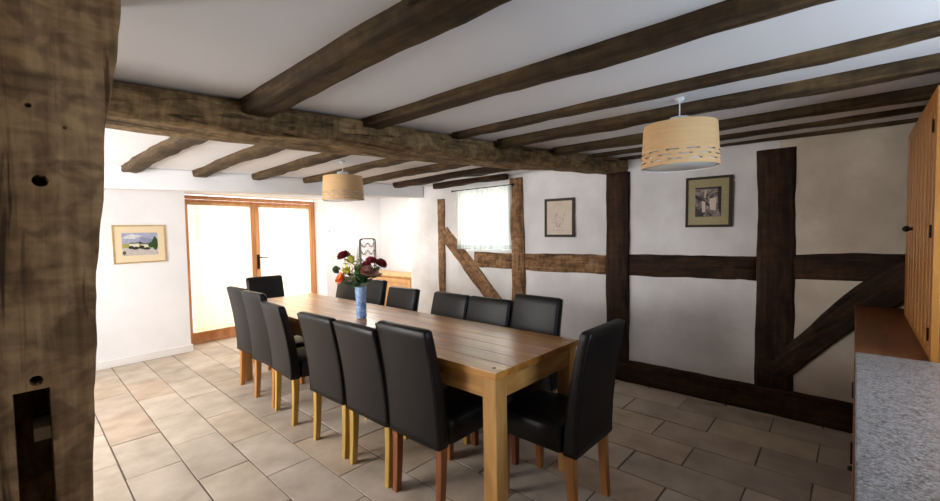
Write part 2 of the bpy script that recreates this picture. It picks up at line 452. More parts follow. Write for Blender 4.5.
# lowered plaster face across the far end of the room (boxed lintel)
bm = bmesh.new()
lp = [(-1.2, 5.08), (3.79, 4.33), (3.79, 4.50), (-1.2, 5.25)]
lo = [bm.verts.new((x, y, 1.842 + 0.014 * x)) for x, y in lp]; hi = [bm.verts.new((x, y, CZ)) for x, y in lp]
for i in range(4): bm.faces.new((lo[i], lo[(i + 1) % 4], hi[(i + 1) % 4], hi[i]))
bm.faces.new(lo); bm.faces.new(hi)
struct('trim_1', bm, 'ceiling_paint', bevel=0.01)
# skirting on the back wall
bm = bmesh.new()
prism(bm, [(-1.2, yb(-1.2, -.018)), (DX0 + .02, yb(DX0, -.018)), (DX0 + .02, yb(DX0, .33)), (DX0 + .0, yb(DX0, .33)), (DX0, yb(DX0, 0)), (-1.2, yb(-1.2))], 0, 0.085)
struct('baseboard_back', bm, 'white_gloss', bevel=0.006)

# ---------------------------------------------------------------- french doors with blinds
ang = atan2(0.078, 1)
def frame_matrix(x, d): return Matrix.Translation((x, yb(x, d), 0)) @ Matrix.Rotation(ang, 4, 'Z')
FD = frame_matrix(DX0 + 0.005, 0.33)
FW = (DX1 - DX0 - 0.01) / cos(ang); FH = 1.955
bm = bmesh.new()
box(bm, 0, 0.045, 0, 0.09, 0, FH); box(bm, FW - 0.045, FW, 0, 0.09, 0, FH); box(bm, 0.045, FW - 0.045, 0, 0.09, FH - 0.045, FH); box(bm, 0.045, FW - .045, 0, .09, 0, .03)
struct('trim_2', bm, 'door_oak', mw=FD, bevel=0.004)
mid = 0.045 + (FW - 0.09) * 0.5
def leaf(name, x0, x1, handle):
    y0, y1 = 0.012, 0.058; z0, z1 = 0.034, FH - 0.05; sw = 0.062
    d = empty(name, (0, 0, 0)); d.matrix_world = FD; d['kind'] = 'structure'
    bm = bmesh.new()
    box(bm, x0, x0 + sw, y0, y1, z0, z1); box(bm, x1 - sw, x1, y0, y1, z0, z1)
    box(bm, x0 + sw, x1 - sw, y0, y1, z1 - 0.07, z1); box(bm, x0 + sw, x1 - sw, y0, y1, z0, z0 + 0.12)
    obj('door_frame', bm, 'door_oak', parent=d, bevel=0.004)
    obj('pane', B(x0 + sw, x1 - sw, 0.032, 0.038, z0 + .12, z1 - .07), 'pane_glass', parent=d)
    if handle:
        bm = bmesh.new(); box(bm, x0 + .012, x0 + .048, y0 - .010, y0, 0.93, 1.14)
        tube(bm, [(x0 + .03, y0 - .008, 1.10), (x0 + .03, y0 - .05, 1.10), (x0 + .05, y0 - .058, 1.10), (x0 + .15, y0 - .058, 1.095)], .009)
        obj('door_handle', bm, 'dark_metal', parent=d, bevel=0.002)
    return (x0 + sw, x1 - sw, z0 + 0.12, z1 - 0.07)
la = leaf('door_1', 0.048, mid - 0.002, False)
lb = leaf('door_2', mid + 0.002, FW - 0.048, True)
def blind(rect, label):
    x0, x1, z0, z1 = rect
    x0 += .006; x1 -= .006; z1 += 0.03; z0 -= .01
    t = empty('venetian_blind', (0, 0, 0)); t.matrix_world = FD @ Matrix.Translation((x0, -0.02, z0))
    tag(t, label, 'blind', 'blinds on the french doors')
    w = x1 - x0; h = z1 - z0
    obj('head_rail', B(0, w, -.022, .024, h - .035, h), 'oak_cabinet', parent=t, bevel=.003)
    obj('bottom_rail', B(0, w, -.014, .016, 0, .018), 'oak_cabinet', parent=t, bevel=.003)
    bm = bmesh.new(); p = 0.046; n = int((h - .06) / p)
    for i in range(n):
        z = .022 + i * p; a = radians(68 if i % 9 else 60)
        pts = [(-.0255, 0), (-.010, .003), (.010, .003), (.0255, 0)]
        rows = []
        for (u, v) in pts:
            yy = u * cos(a) - v * sin(a); zz = u * sin(a) + v * cos(a)
            rows.append((bm.verts.new((.004, yy, z + zz + .024)), bm.verts.new((w - .004, yy, z + zz + .024))))
        for r0, r1 in zip(rows, rows[1:]): bm.faces.new((r0[0], r0[1], r1[1], r1[0]))
    obj('slats', bm, 'blind_slat', parent=t, smooth=True)
    bm = bmesh.new()
    for fx in (.12, .5, .88): tube(bm, [(w * fx, -.016, .01), (w * fx, -.016, h - .03)], .0012, 5)
    obj('ladder_cord', bm, 'oak_cabinet', parent=t)
    bm = bmesh.new(); tube(bm, [(w * .09, -.024, h - .03), (w * .09 + .004, -.026, h - .5)], .003, 6)
    obj('tilt_wand', bm, 'oak_cabinet', parent=t)
blind(la, 'pale slatted blind on the left french door')
blind(lb, 'pale slatted blind on the right french door, behind the door handle')

# ---------------------------------------------------------------- curtained window
fy0, fy1, fz0, fz1 = WIN
bm = bmesh.new(); fx = WX + 0.2
for a in ((fx, fx + .05, fy0, fy0 + .05, fz0, fz1), (fx, fx + .05, fy1 - .05, fy1, fz0, fz1), (fx, fx + .05, fy0 + .05, fy1 - .05, fz0, fz0 + .05),
          (fx, fx + .05, fy0 + .05, fy1 - .05, fz1 - .05, fz1), (fx, fx + .05, 3.25, 3.285, fz0 + .05, fz1 - .05)): box(bm, *a)
w1 = struct('window_1', bm, 'white_gloss', bevel=.004)
obj('pane', B(fx + .022, fx + .028, fy0 + .05, fy1 - .05, fz0 + .05, fz1 - .05), 'pane_glass', parent=w1)
def curtain(y0, y1, label, seed):
    bm = bmesh.new(); n = 60; random.seed(seed)
    zs = [1.205 + (1.925 - 1.205) * j / 14 for j in range(15)]
    g = []
    for i in range(n + 1):
        t = i / n; y = y0 + (y1 - y0) * t; row = []
        for j, z in enumerate(zs):
            s = j / 14; amp = 0.006 + 0.006 * (1 - s)
            x = WX - 0.035 + amp * sin(t * 2 * pi * 9 + seed) + 0.004 * sin(t * 31 + z * 5)
            row.append(bm.verts.new((x, y + .004 * sin(z * 6 + t * 9), z + (0.006 * sin(t * 50) if j in (0, 14) else 0))))
        g.append(row)
    for i in range(n):
        for j in range(14):
            f = bm.faces.new((g[i][j], g[i + 1][j], g[i + 1][j + 1], g[i][j + 1])); f.material_index = 1 if j == 0 else 0
    o = obj('net_curtain', bm, ['net', 'net_trim'], smooth=True)
    tag(o, label, 'curtain', 'net curtains')
curtain(2.83, 3.255, 'sheer white net curtain, right half, beside the timber window post', 1)
curtain(3.25, 3.68, 'sheer white net curtain, left half, nearer the diagonal brace', 4)
t = empty('curtain_rod', (WX - .035, 3.28, 1.93)); tag(t, 'thin dark rod carrying the white net curtains', 'curtain rod')
bm = bmesh.new(); tube(bm, [(0, -.46, 0), (0, .47, 0)], .006); obj('rod', bm, 'dark_metal', parent=t)
for s in (-1, 1):
    bm = bmesh.new(); lathe(bm, [(.003, -.014), (.011, -.006), (.012, .004), (.004, .013)], 0, s * .475, 10); obj('finial', bm, 'dark_metal', parent=t, smooth=True)
    bm = bmesh.new(); tube(bm, [(0, s * .44, 0), (.034, s * .44, 0)], .004); obj('bracket', bm, 'dark_metal', parent=t)

# ---------------------------------------------------------------- timber frame on the right wall
TX = 3.851   # centre of wall timbers; faces stand just proud of the plaster
def wt(name, pts, h, m, seed, label, dep=0.13, cat='timber', up=None, wob=.009, dx=0.0, group=None, rad=.11, taper=1.0):
    P = [Vector((TX + dx, y, z)) for y, z in pts]
    d = (P[-1] - P[0]).normalized(); u = d.cross(Vector((1, 0, 0))).normalized()
    return timber(name, P, dep, h, m, seed, wob, up=u, label=label, cat=cat, group=group, rad=rad, taper=taper)
wt('sill_beam', [(-.88, .10), (1.0, .102), (3.0, .095), (4.6, .09)], .205, 'frame_oak', 3, 'long dark timber sill running along the floor under the framed wall', dep=.16, dx=-.002)
wt('timber_post', [(.44, .19), (.43, 1.0), (.435, 1.975)], .235, 'frame_oak', 5, 'dark wall post to the right of the framed engraving', cat='post')
wt('timber_post', [(1.63, .19), (1.625, 1.0), (1.62, 1.93)], .215, 'frame_oak', 6, 'dark wall post under the end of the big cross beam', cat='post', dx=-.02)
wt('timber_post', [(2.765, .19), (2.76, 1.0), (2.785, 2.0)], .185, 'warm_oak', 7, 'rough brown wall post beside the curtained window', cat='post', wob=.014, dx=-.01)
wt('timber_post', [(4.00, .19), (4.005, .9), (3.985, 1.85)], .13, 'warm_oak', 8, 'narrow pale brown wall post left of the curtained window', cat='post', wob=.012)
wt('wall_rail', [(-.9, 1.125), (-.3, 1.13), (.325, 1.11)], .19, 'frame_oak', 9, 'dark horizontal wall rail above the corner brace by the pine cupboard', dx=.004)
wt('wall_rail', [(.55, 1.09), (1.53, 1.085)], .195, 'frame_oak', 10, 'dark horizontal wall rail below the framed engraving', dx=.004)
wt('wall_rail', [(1.73, 1.08), (2.68, 1.075)], .19, 'warm_oak', 11, 'brown horizontal wall rail below the framed sketch', dx=.004)
wt('wall_rail', [(2.86, 1.075), (3.42, 1.075)], .19, 'warm_oak', 12, 'brown horizontal wall rail directly under the net curtains', dx=.006)
wt('diagonal_brace', [(3.96, 1.42), (3.50, .98), (3.02, .50), (2.84, .26)], .20, 'warm_oak', 13, 'pale diagonal brace below the curtained window', cat='brace', dx=.002, wob=.012)
wt('diagonal_brace', [(.44, .30), (.2, .605), (0, .84), (-.2, 1.03), (-.45, 1.2)], .14, 'frame_oak', 14, 'dark diagonal brace rising to the right behind the stone counter', cat='brace', dx=.002, wob=.014, taper=1.8)

# ---------------------------------------------------------------- tie beam, joists, post
def tie_beam():
    # plan: front edge y = 2.30 -> 1.51, back edge y = 2.66 -> 1.74 ; grain along x
    st = [(-1.2, 2.33, 2.70, 1.90), (.29, 2.20, 2.60, 1.90), (1.4, 2.02, 2.44, 1.905), (2.6, 1.85, 2.16, 1.915), (3.2, 1.69, 1.95, 1.92), (3.86, 1.51, 1.745, 1.925)]
    rings = []; n = 90
    for i in range(n + 1):
        x = -1.2 + 5.06 * i / n; j = 0
        while j < len(st) - 2 and x > st[j + 1][0]: j += 1
        t = (x - st[j][0]) / (st[j + 1][0] - st[j][0])
        f, b, zb = [st[j][k] * (1 - t) + st[j + 1][k] * t for k in (1, 2, 3)]
        zt = 2.055
        sec = rrect(1, 1, .2, 3); fine = []
        for a in range(len(sec)):
            p = Vector(sec[a]); q = Vector(sec[(a + 1) % len(sec)]); k = 5 if (q - p).length > .25 else 1
            for c in range(k): fine.append(p.lerp(q, c / k))
        ring = []
        for q in fine:
            d = Vector((x * 2, q.x * 3, q.y * 2.2)); nz = noise.noise(d) * .016 + noise.noise(d * 3.3) * .008
            y = (f + b) / 2 + q.x * (b - f) + q.x * nz; z = (zb + zt) / 2 + q.y * (zt - zb) + (nz if q.y < .3 else 0)
            ring.append((x, y, z))
        rings.append(ring)
    bm = bmesh.new(); loft(bm, rings)
    o = obj('tie_beam', bm, 'tie_oak', smooth=True)
    tag(o, 'massive old oak beam crossing the whole ceiling, carried by the near post', 'beam')
tie_beam()

def near_joist(x0, x1, w, bot, seed, label, ys=-.95, ye=None, wob=.01):
    ye = ye if ye is not None else 2.35 - .2 * x1 - .03
    h = CZ + .03 - bot
    timber('ceiling_joist', [(x0, ys, bot + h / 2), ((x0 + x1) / 2 + .01, (ys + ye) / 2, bot + h / 2), (x1, ye, bot + h / 2)], w, h, 'joist_oak', seed, wob,
           label=label, cat='beam', group='ceiling joists of the near bay', rad=.15)
G = 'near bay, counted from the post'
near_joist(.80, .815, .13, 1.985, 21, 'thick dark ceiling joist closest to the huge weathered post', ys=-.9)
near_joist(1.485, 1.395, .11, 2.0, 22, 'second dark joist from the huge post, ending on the big beam')
near_joist(2.075, 1.985, .08, 2.012, 23, 'ceiling joist between the second joist and the near pendant lamp')
near_joist(2.47, 2.35, .09, 1.993, 24, 'ceiling joist directly above the near pendant lamp')
near_joist(2.965, 2.90, .09, 1.998, 25, 'third ceiling joist out from the timber-framed wall')
near_joist(3.42, 3.375, .07, 2.024, 26, 'second ceiling joist out from the timber-framed wall')
near_joist(3.765, 3.72, .06, 2.030, 27, 'narrow ceiling joist closest to the timber-framed wall')

def far_joist(p0, p1, w, bot, seed, label, m='joist_oak'):
    h = CZ + .03 - bot
    timber('ceiling_joist', [(p0[0], p0[1], bot + h / 2), ((p0[0] + p1[0]) / 2 - .02, (p0[1] + p1[1]) / 2, bot + h / 2 + .008), (p1[0], p1[1], bot + h / 2)], w, h, m, seed, .014,
           label=label, cat='beam', group='ceiling joists of the far bay', rad=.2)
far_joist((.72, 4.86), (.80, 2.48), .12, 1.99, 31, 'short far joist above the watercolour picture')
far_joist((1.25, 4.74), (1.25, 2.46), .11, 1.99, 32, 'far joist above the left french door')
far_joist((1.75, 4.62), (1.72, 2.38), .12, 1.995, 33, 'far joist meeting the ceiling above the right french door')
far_joist((2.28, 4.58), (2.22, 2.28), .11, 1.995, 34, 'far joist just right of the far pendant lamp')
far_joist((3.32, 4.28), (3.22, 1.95), .15, 1.99, 35, 'broad brown far joist above the curtained window', 'frame_oak')
far_joist((2.80, 4.42), (2.72, 2.12), .11, 1.995, 36, 'far joist midway between far lamp and curtained window')
far_joist((3.74, 4.05), (3.72, 2.85), .07, 1.985, 37, 'slim brown joist against the wall over the net curtains', 'frame_oak')

def near_post():
    y0, y1 = 1.35, 1.56
    st = [(0, .098), (.75, .104), (1.05, .118), (1.3, .132), (1.5, .154), (1.66, .162), (1.75, .176), (1.9, .198), (2.055, .212)]
    rings = []; n = 70
    sec = rrect(1, 1, .06, 2); fine = []
    for a in range(len(sec)):
        p = Vector(sec[a]); q = Vector(sec[(a + 1) % len(sec)]); k = 9 if (q - p).length > .25 else 1
        for c in range(k): fine.append(p.lerp(q, c / k))
    for i in range(n + 1):
        z = 2.055 * i / n; j = 0
        while j < len(st) - 2 and z > st[j + 1][0]: j += 1
        t = (z - st[j][0]) / (st[j + 1][0] - st[j][0]); xr = st[j][1] * (1 - t) + st[j + 1][1] * t; xl = -.05 + .032 * max(0, min(1, (z - 1.55) / .3))
        ring = []
        for q in fine:
            d = Vector((q.x * 2.4, q.y * 2, z * 4)); nz = noise.noise(d) * .005 + noise.noise(d * 3.7) * .004
            # local frame: X = up (grain), Y = x world, Z = y
            ring.append((z, ((xl + xr) / 2 + q.x * (xr - xl) + (q.x * 2) * nz), (y0 + y1) / 2 + q.y * (y1 - y0) + q.y * nz))
        rings.append(ring)
    bm = bmesh.new(); loft(bm, rings)
    Mw = Matrix(((0, 1, 0, 0), (0, 0, 1, 0), (1, 0, 0, 0), (0, 0, 0, 1)))
    o = obj('timber_post', bm, 'post_oak', smooth=True, mw=Mw)
    cut = bmesh.new()
    box(cut, .55, 1.065, -.017, .041, y0 - .1, y0 + .17)          # long mortise
    def hole(z, x, r, dep):
        loft(cut, [[(z + r * cos(a), x + r * sin(a), yy) for a in [2 * pi * i / 14 for i in range(14)]] for yy in (y0 - .1, y0 + dep)])
    hole(1.535, .045, .014, .09); hole(1.70, .033, .006, .05); hole(1.66, .09, .004, .02)
    hole(1.085, .02, .012, .1)
    bmesh.ops.recalc_face_normals(cut, faces=cut.faces)
    me = bpy.data.meshes.new('cut'); cut.to_mesh(me); cut.free()
    co = bpy.data.objects.new('cut', me); COL.objects.link(co); co.matrix_world = Mw
    md = o.modifiers.new('b', 'BOOLEAN'); md.operation = 'DIFFERENCE'; md.object = co; md.solver = 'EXACT'
    bpy.context.view_layer.update()
    dg = bpy.context.evaluated_depsgraph_get()
    new = bpy.data.meshes.new_from_object(o.evaluated_get(dg))
    o.modifiers.clear(); o.data = new
    bpy.data.objects.remove(co)
    for p in new.polygons: p.use_smooth = len(p.vertices) <= 4
    tag(o, 'huge weathered oak post at the left edge with peg hole and mortise slot', 'post')
    obj('tenon_stub', B(0.925, .955, .012, .0405, y0 + .07, y0 + .16), 'cream_mount', parent=o)
near_post()

# ---------------------------------------------------------------- dining table
TX0, TX1, TY0, TY1, TZ = 1.443, 2.185, 1.185, 4.40, 0.77
def table():
    t = empty('dining_table', ((TX0 + TX1) / 2, (TY0 + TY1) / 2, 0)); tag(t, 'long golden oak plank dining table with square legs', 'table')
    cx, cy = t.location.x, t.location.y
    random.seed(5)
    bm = bmesh.new(); col = bm.loops.layers.color.new('tint')
    n = 6; w = (TX1 - TX0 + .02) / n
    def plank(x0, x1, y0, y1):
        k = len(bm.faces); box(bm, x0 - cx, x1 - cx, y0 - cy, y1 - cy, TZ - .035, TZ); bm.faces.ensure_lookup_table()
        v = random.uniform(.82, 1.06); c = (v, v * random.uniform(.96, 1.0), v * random.uniform(.9, .98), 1)
        for f in bm.faces[k:]:
            for l in f.loops: l[col] = c
    for i in range(n):
        x0 = TX0 - .01 + w * i; cuts = [TY0 - .01] + sorted(random.uniform(TY0 + .4, TY1 - .4) for _ in range(2)) + [TY1 + .01]
        for a, b in zip(cuts, cuts[1:]): plank(x0 + .0006, x0 + w - .0006, a + .0006, b - .0006)
    obj('tabletop', bm, 'table_top', parent=t, bevel=.0025)
    L = .082
    for x in (TX0, TX1 - L):
        for y in (TY0, TY1 - L):
            obj('leg', B(x - cx, x + L - cx, y - cy, y + L - cy, 0, TZ - .035), 'table_wood', parent=t, bevel=.005)
    for a in ((TX0 + L, TX1 - L, TY0 + .006, TY0 + .036), (TX0 + L, TX1 - L, TY1 - .036, TY1 - .006), (TX0 + .006, TX0 + .036, TY0 + L, TY1 - L), (TX1 - .036, TX1 - .006, TY0 + L, TY1 - L)):
        obj('apron', B(a[0] - cx, a[1] - cx, a[2] - cy, a[3] - cy, TZ - .135, TZ - .035), 'table_rail', parent=t, bevel=.002)
    for x in (TX0 + .045, TX1 - .045):
        for y in (TY0 + .045, TY1 - .045):
            bm = bmesh.new(); lathe(bm, [(.009, TZ - .004), (.009, TZ + .0012), (.007, TZ + .002)], x - cx, y - cy, 12); obj('plug', bm, 'plug', parent=t)
table()

# ---------------------------------------------------------------- parsons chairs
def make_chair(top, legm, label, w=.45):
    """local: faces +x, origin on the floor under the seat centre"""
    t = empty('dining_chair', (0, 0, 0)); tag(t, label, 'chair', 'black leather dining chairs')
    # backrest: leather slab from the seat base up, leaning back and rolled over at the top
    n = 16; z0 = .345; rings = []
    for i in range(n + 1):
        s = i / n; z = z0 + (top - z0) * s
        cxx = -.195 + .02 * (1 - s) ** 2 * 0 - .085 * s ** 1.7
        th = .078 - .022 * s; ww = w - .012 + .012 * sin(pi * min(1, s * 1.2))
        if s > .93: th *= .86
        rings.append([(cxx + px * th, py * ww, z) for px, py in [(a / 1, b) for a, b in rrect(1, 1, .18, 3)]])
    # rounded outline: rrect in unit space would stretch, so build it at real size
    rings = []
    for i in range(n + 3):
        s = min(i / n, 1); z = z0 + (top - z0) * s
        th = .078 - .022 * s; ww = w
        cxx = -.195 - .085 * s ** 1.7
        if i > n:
            k = i - n; z = top + .006 * k; th *= (.8, .5)[k - 1]; ww -= (.012, .034)[k - 1]
        rings.append([(cxx + a, b, z) for a, b in rrect(th, ww, min(th * .3, .018), 3)])
    bm = bmesh.new(); loft(bm, rings); br = obj('backrest', bm, 'leather', parent=t, smooth=True)
    bm = bmesh.new(); pts = []
    for sy in (-1, 1):
        side = []
        for i in range(12):
            q = i / 11; side.append((-.195 - .085 * q ** 1.7 - (.078 - .022 * q) / 2 + .004, sy * (w / 2 - .002), z0 + (top - z0) * q))
        pts += side if sy < 0 else side[::-1]
    tube(bm, pts, .003, 6)
    obj('piping', bm, 'leather', parent=br, smooth=True)
    # seat: upholstered box with a crowned pad
    rings = []
    x0, x1 = -.155, .235
    for z, ins in ((.345, .004), (.35, 0), (.43, 0), (.455, .004), (.468, .014), (.474, .04), (.477, .09)):
        rings.append([((x0 + x1) / 2 + a, b, z) for a, b in rrect(x1 - x0 - 2 * ins, w - 2 * ins, .022, 3)])
    bm = bmesh.new(); loft(bm, rings); obj('seat', bm, 'leather', parent=t, smooth=True)
    hw = w / 2 - .026
    for sx, sy in ((-1, -1), (-1, 1), (1, -1), (1, 1)):
        xt = -.192 if sx < 0 else .205
        bm = bmesh.new(); rings = []
        for i in range(6):
            s = i / 5; z = .352 * (1 - s); hf = .023 - .005 * s
            x = xt + (-.018 * s ** 1.6 if sx < 0 else 0)
            rings.append([(x + a, sy * hw + b, z) for a, b in rrect(2 * hf, 2 * hf, .005, 2)])
        loft(bm, rings); obj('leg', bm, legm, parent=t, smooth=False)
    return t
def clone(src, loc, rz, label):
    r = src.copy(); COL.objects.link(r); r.location = loc; r.rotation_euler = (0, 0, rz); r['label'] = label
    for ch in src.children:
        c = ch.copy(); COL.objects.link(c); c.parent = r
        for g in ch.children:
            d = g.copy(); COL.objects.link(d); d.parent = c
    return r
PROTO = {'low_yellow': make_chair(.885, 'yellow_leg', '', .415), 'low_amber': make_chair(.885, 'amber_leg', '', .415), 'tall_red': make_chair(.935, 'red_leg', '', .39), 'tall_amber': make_chair(.935, 'amber_leg', '', .39)}
USED = set()
def chair(kind, x, y, deg, label):
    p = PROTO[kind]
    if kind not in USED:
        USED.add(kind); p.location = (x, y, 0); p.rotation_euler = (0, 0, radians(deg)); p['label'] = label
    else: clone(p, (x, y, 0), radians(deg), label)
LX = 1.565
chair('tall_red', LX + .01, 1.665, 1, 'tall black chair with reddish legs by the table corner nearest the camera')
chair('low_yellow', LX, 2.075, 0, 'low black chair with yellow legs beside the tall one with reddish legs')
chair('low_yellow', LX, 2.535, 1, 'low yellow-legged black chair, third from the near end of its row')
chair('low_yellow', LX + .01, 3.215, -4, 'low black chair with yellow legs, after the wider gap in its row')
chair('tall_amber', LX + .03, 3.67, 2, 'tall black chair in the long row, between the yellow-legged chair and the last one')
chair('tall_amber', LX + .06, 4.11, 2, 'tall black chair, last of the long row, in front of the blinds')
RX = 2.16
chair('tall_red', RX + .05, 1.66, 178, 'tall black chair against the timber wall side, glossy edge, by the near table corner')
chair('low_yellow', RX + .03, 2.07, 180, 'low black chair, middle of the three in front of the diagonal brace')
chair('low_yellow', RX + .03, 2.50, 178, 'low black chair below the narrow wall post')
chair('low_amber', RX + .03, 3.13, 180, 'low black chair in front of the pale oak cabinet, just beyond the vase')
chair('tall_amber', RX + .02, 3.60, 180, 'tall black chair partly hidden behind the vase and leaves')
chair('tall_amber', RX + .02, 4.05, 180, 'tall black chair behind the orange flower, on the cabinet side of the table')
chair('tall_amber', 1.903, 1.165, 90, 'tall black chair at the near end of the table with its back turned')
chair('tall_amber', 1.93, 4.72, -90, 'black chair standing at the far end of the table before the blinds')

# ---------------------------------------------------------------- vase and flowers
VX, VY = 1.755, 2.745
def vase():
    bm = bmesh.new()
    prof = [(.034, 0), (.037, .004), (.038, .02), (.038, .12), (.041, .22), (.043, .238), (.040, .240), (.037, .22), (.034, .12), (.032, .02), (.001, .012)]
    lathe(bm, [(r, z) for r, z in prof], 0, 0, 24)
    o = obj('flower_vase', bm, 'vase_glaze', smooth=True); o.location = (VX, VY, TZ + .002)
    tag(o, 'blue and white mottled cylindrical vase holding flowers on the table', 'vase')
vase()
RV = Vector((.677, -.736, 0)); FV = Vector((.736, .677, 0))
def flower(kind, s, z, d, r, m, name, label):
    """stem from the vase foot to a head s metres sideways, d metres deeper, at height z above the table"""
    base = Vector((VX, VY, TZ)); r *= 1.2
    head = base + RV * s + FV * d + Vector((0, 0, z))
    t = empty(name, base + Vector((0, 0, .03))); tag(t, label, 'flower', 'cut flowers in the blue vase')
    off = -t.location
    foot = base + Vector((0, 0, .03)) + (RV * s + FV * d) * .04
    neck = base + Vector((0, 0, .235)) + (RV * s + FV * d).normalized() * .022
    tip = head - Vector((0, 0, r * .4))
    pts = [foot.lerp(neck, i / 3) for i in range(4)] + [neck.lerp(tip, i / 4) + (tip - neck).cross(FV).normalized() * (.006 * sin(pi * i / 4)) for i in range(1, 5)]
    bm = bmesh.new(); tube(bm, [p + off for p in pts], .0022, 6); obj('stem', bm, 'leaf_green', parent=t, smooth=True)
    hc = head + off; rnd = random.Random(int(s * 1000) + int(z * 1000))
    axis = ((tip - neck).normalized() + Vector((0, 0, .3)) - FV * .35).normalized()
    Q = axis.to_track_quat('Z', 'Y').to_matrix()
    bm = bmesh.new()
    def petal(ang, tilt, ln, wd, zoff=0):
        ps = []
        for (u, v) in ((0, .25), (.35, .8), (.7, 1.0), (.92, .7), (1, .15)):
            for sg in (-1, 1):
                rr = ln * u; cup = tilt + u * .35
                loc = Vector((rr * cos(cup), sg * wd * v / 2, rr * sin(cup) + zoff))
                loc = Matrix.Rotation(ang, 3, 'Z') @ loc
                ps.append(bm.verts.new(hc + Q @ loc))
        for i in range(4): bm.faces.new((ps[2 * i], ps[2 * i + 1], ps[2 * i + 3], ps[2 * i + 2]))
    if kind == 'rose':
        for ring, (cnt, tl, ln) in enumerate(((8, -.25, 1.0), (8, .1, 1.0), (8, .5, .95), (7, .9, .85), (6, 1.25, .7))):
            for i in range(cnt): petal(2 * pi * i / cnt + ring * .5, tl, r * ln, r * .95)
    elif kind == 'daisy':
        for i in range(26): petal(2 * pi * i / 13, (.05, .45)[i % 2] , r, r * .42)
    elif kind == 'spike':
        for i in range(46):
            zz = i / 45; a = i * 2.4; rr = r * .28 * (1 - zz * .75)
            c = hc + Vector((rr * cos(a), rr * sin(a), (zz - .6) * r * 2.6))
            bmesh.ops.create_icosphere(bm, subdivisions=1, radius=r * .10 * (1.25 - zz), matrix=Matrix.Translation(c))
    elif kind == 'ball':
        for i in range(26):
            a = rnd.uniform(0, 2 * pi); b = rnd.uniform(-1, 1); q = sqrt(1 - b * b)
            c = hc + Vector((q * cos(a), q * sin(a), b)) * r * .7
            bmesh.ops.create_icosphere(bm, subdivisions=1, radius=r * .36, matrix=Matrix.Translation(c))
    elif kind == 'leaves':
        for i in range(18):
            a = 2 * pi * i / 9 + rnd.uniform(-.3, .3); petal(a, rnd.uniform(-.6, 1.2), r * rnd.uniform(.8, 1.2), r * .5, rnd.uniform(-.02, .01))
    obj('foliage' if kind in ('leaves',) else 'bloom', bm, m, parent=t, smooth=True)
    if kind == 'daisy':
        bm = bmesh.new(); bmesh.ops.create_icosphere(bm, subdivisions=2, radius=r * .26, matrix=Matrix.Translation(hc + axis * .002)); obj('flower_centre', bm, 'leaf_dark', parent=t, smooth=True)
    if kind in ('rose', 'daisy'):
        bm = bmesh.new(); p0 = neck.lerp(tip, .45) + off
        side = (RV * (1 if s > 0 else -1) + Vector((0, 0, .4))).normalized(); up = side.cross(FV).normalized()
        a = [p0, p0 + side * .02 + up * .011, p0 + side * .045 + up * .008, p0 + side * .06, p0 + side * .04 - up * .009, p0 + side * .018 - up * .009]
        bm.faces.new([bm.verts.new(p) for p in a]); obj('leaf', bm, 'leaf_dark', parent=t)
flower('rose', -.118, .468, .0, .046, 'petal_red', 'cut_flower', 'dark red bloom at the upper left of the bouquet')
flower('rose', .150, .405, .02, .042, 'petal_red', 'cut_flower', 'dark red bloom at the far right of the bouquet')
flower('rose', .085, .430, .0, .036, 'petal_crimson', 'cut_flower', 'crimson bloom right of the tall green spike')
flower('rose', .040, .395, .03, .034, 'petal_crimson', 'cut_flower', 'small crimson bloom low behind the mauve one')
flower('daisy', -.122, .300, -.03, .050, 'petal_orange', 'cut_flower', 'orange bloom drooping at the lower left of the bouquet')
flower('rose', .062, .350, -.03, .048, 'petal_mauve', 'cut_flower', 'dusty mauve bloom in the middle right of the bouquet')
flower('leaves', -.062, .425, .0, .050, 'petal_yellow', 'cut_flower', 'yellow green sprig at the top left centre')
flower('leaves', -.085, .360, -.02, .042, 'petal_yellow', 'cut_flower', 'yellow green sprig beside the orange bloom')
flower('daisy', -.060, .290, -.02, .030, 'petal_cream', 'cut_flower', 'pale cream bloom just above the vase rim')
flower('ball', -.178, .372, .0, .026, 'leaf_dark', 'seed_head', 'round dark green seed head at the far left of the bouquet')
flower('spike', -.010, .480, .0, .055, 'spike_green', 'cut_flower', 'tall grey green flower spike at the top of the bouquet')
flower('leaves', .015, .285, -.04, .060, 'leaf_dark', 'cut_foliage', 'dark green leaves spilling over the front of the vase')
flower('leaves', -.020, .330, -.01, .062, 'leaf_green', 'cut_foliage', 'mid green leaves at the heart of the bouquet')
flower('leaves', .100, .335, .02, .050, 'leaf_green', 'cut_foliage', 'green leaves on the right below the red blooms')
flower('ball', .125, .345, -.02, .018, 'petal_mauve', 'seed_head', 'small pinkish seed head at the lower right of the bouquet')

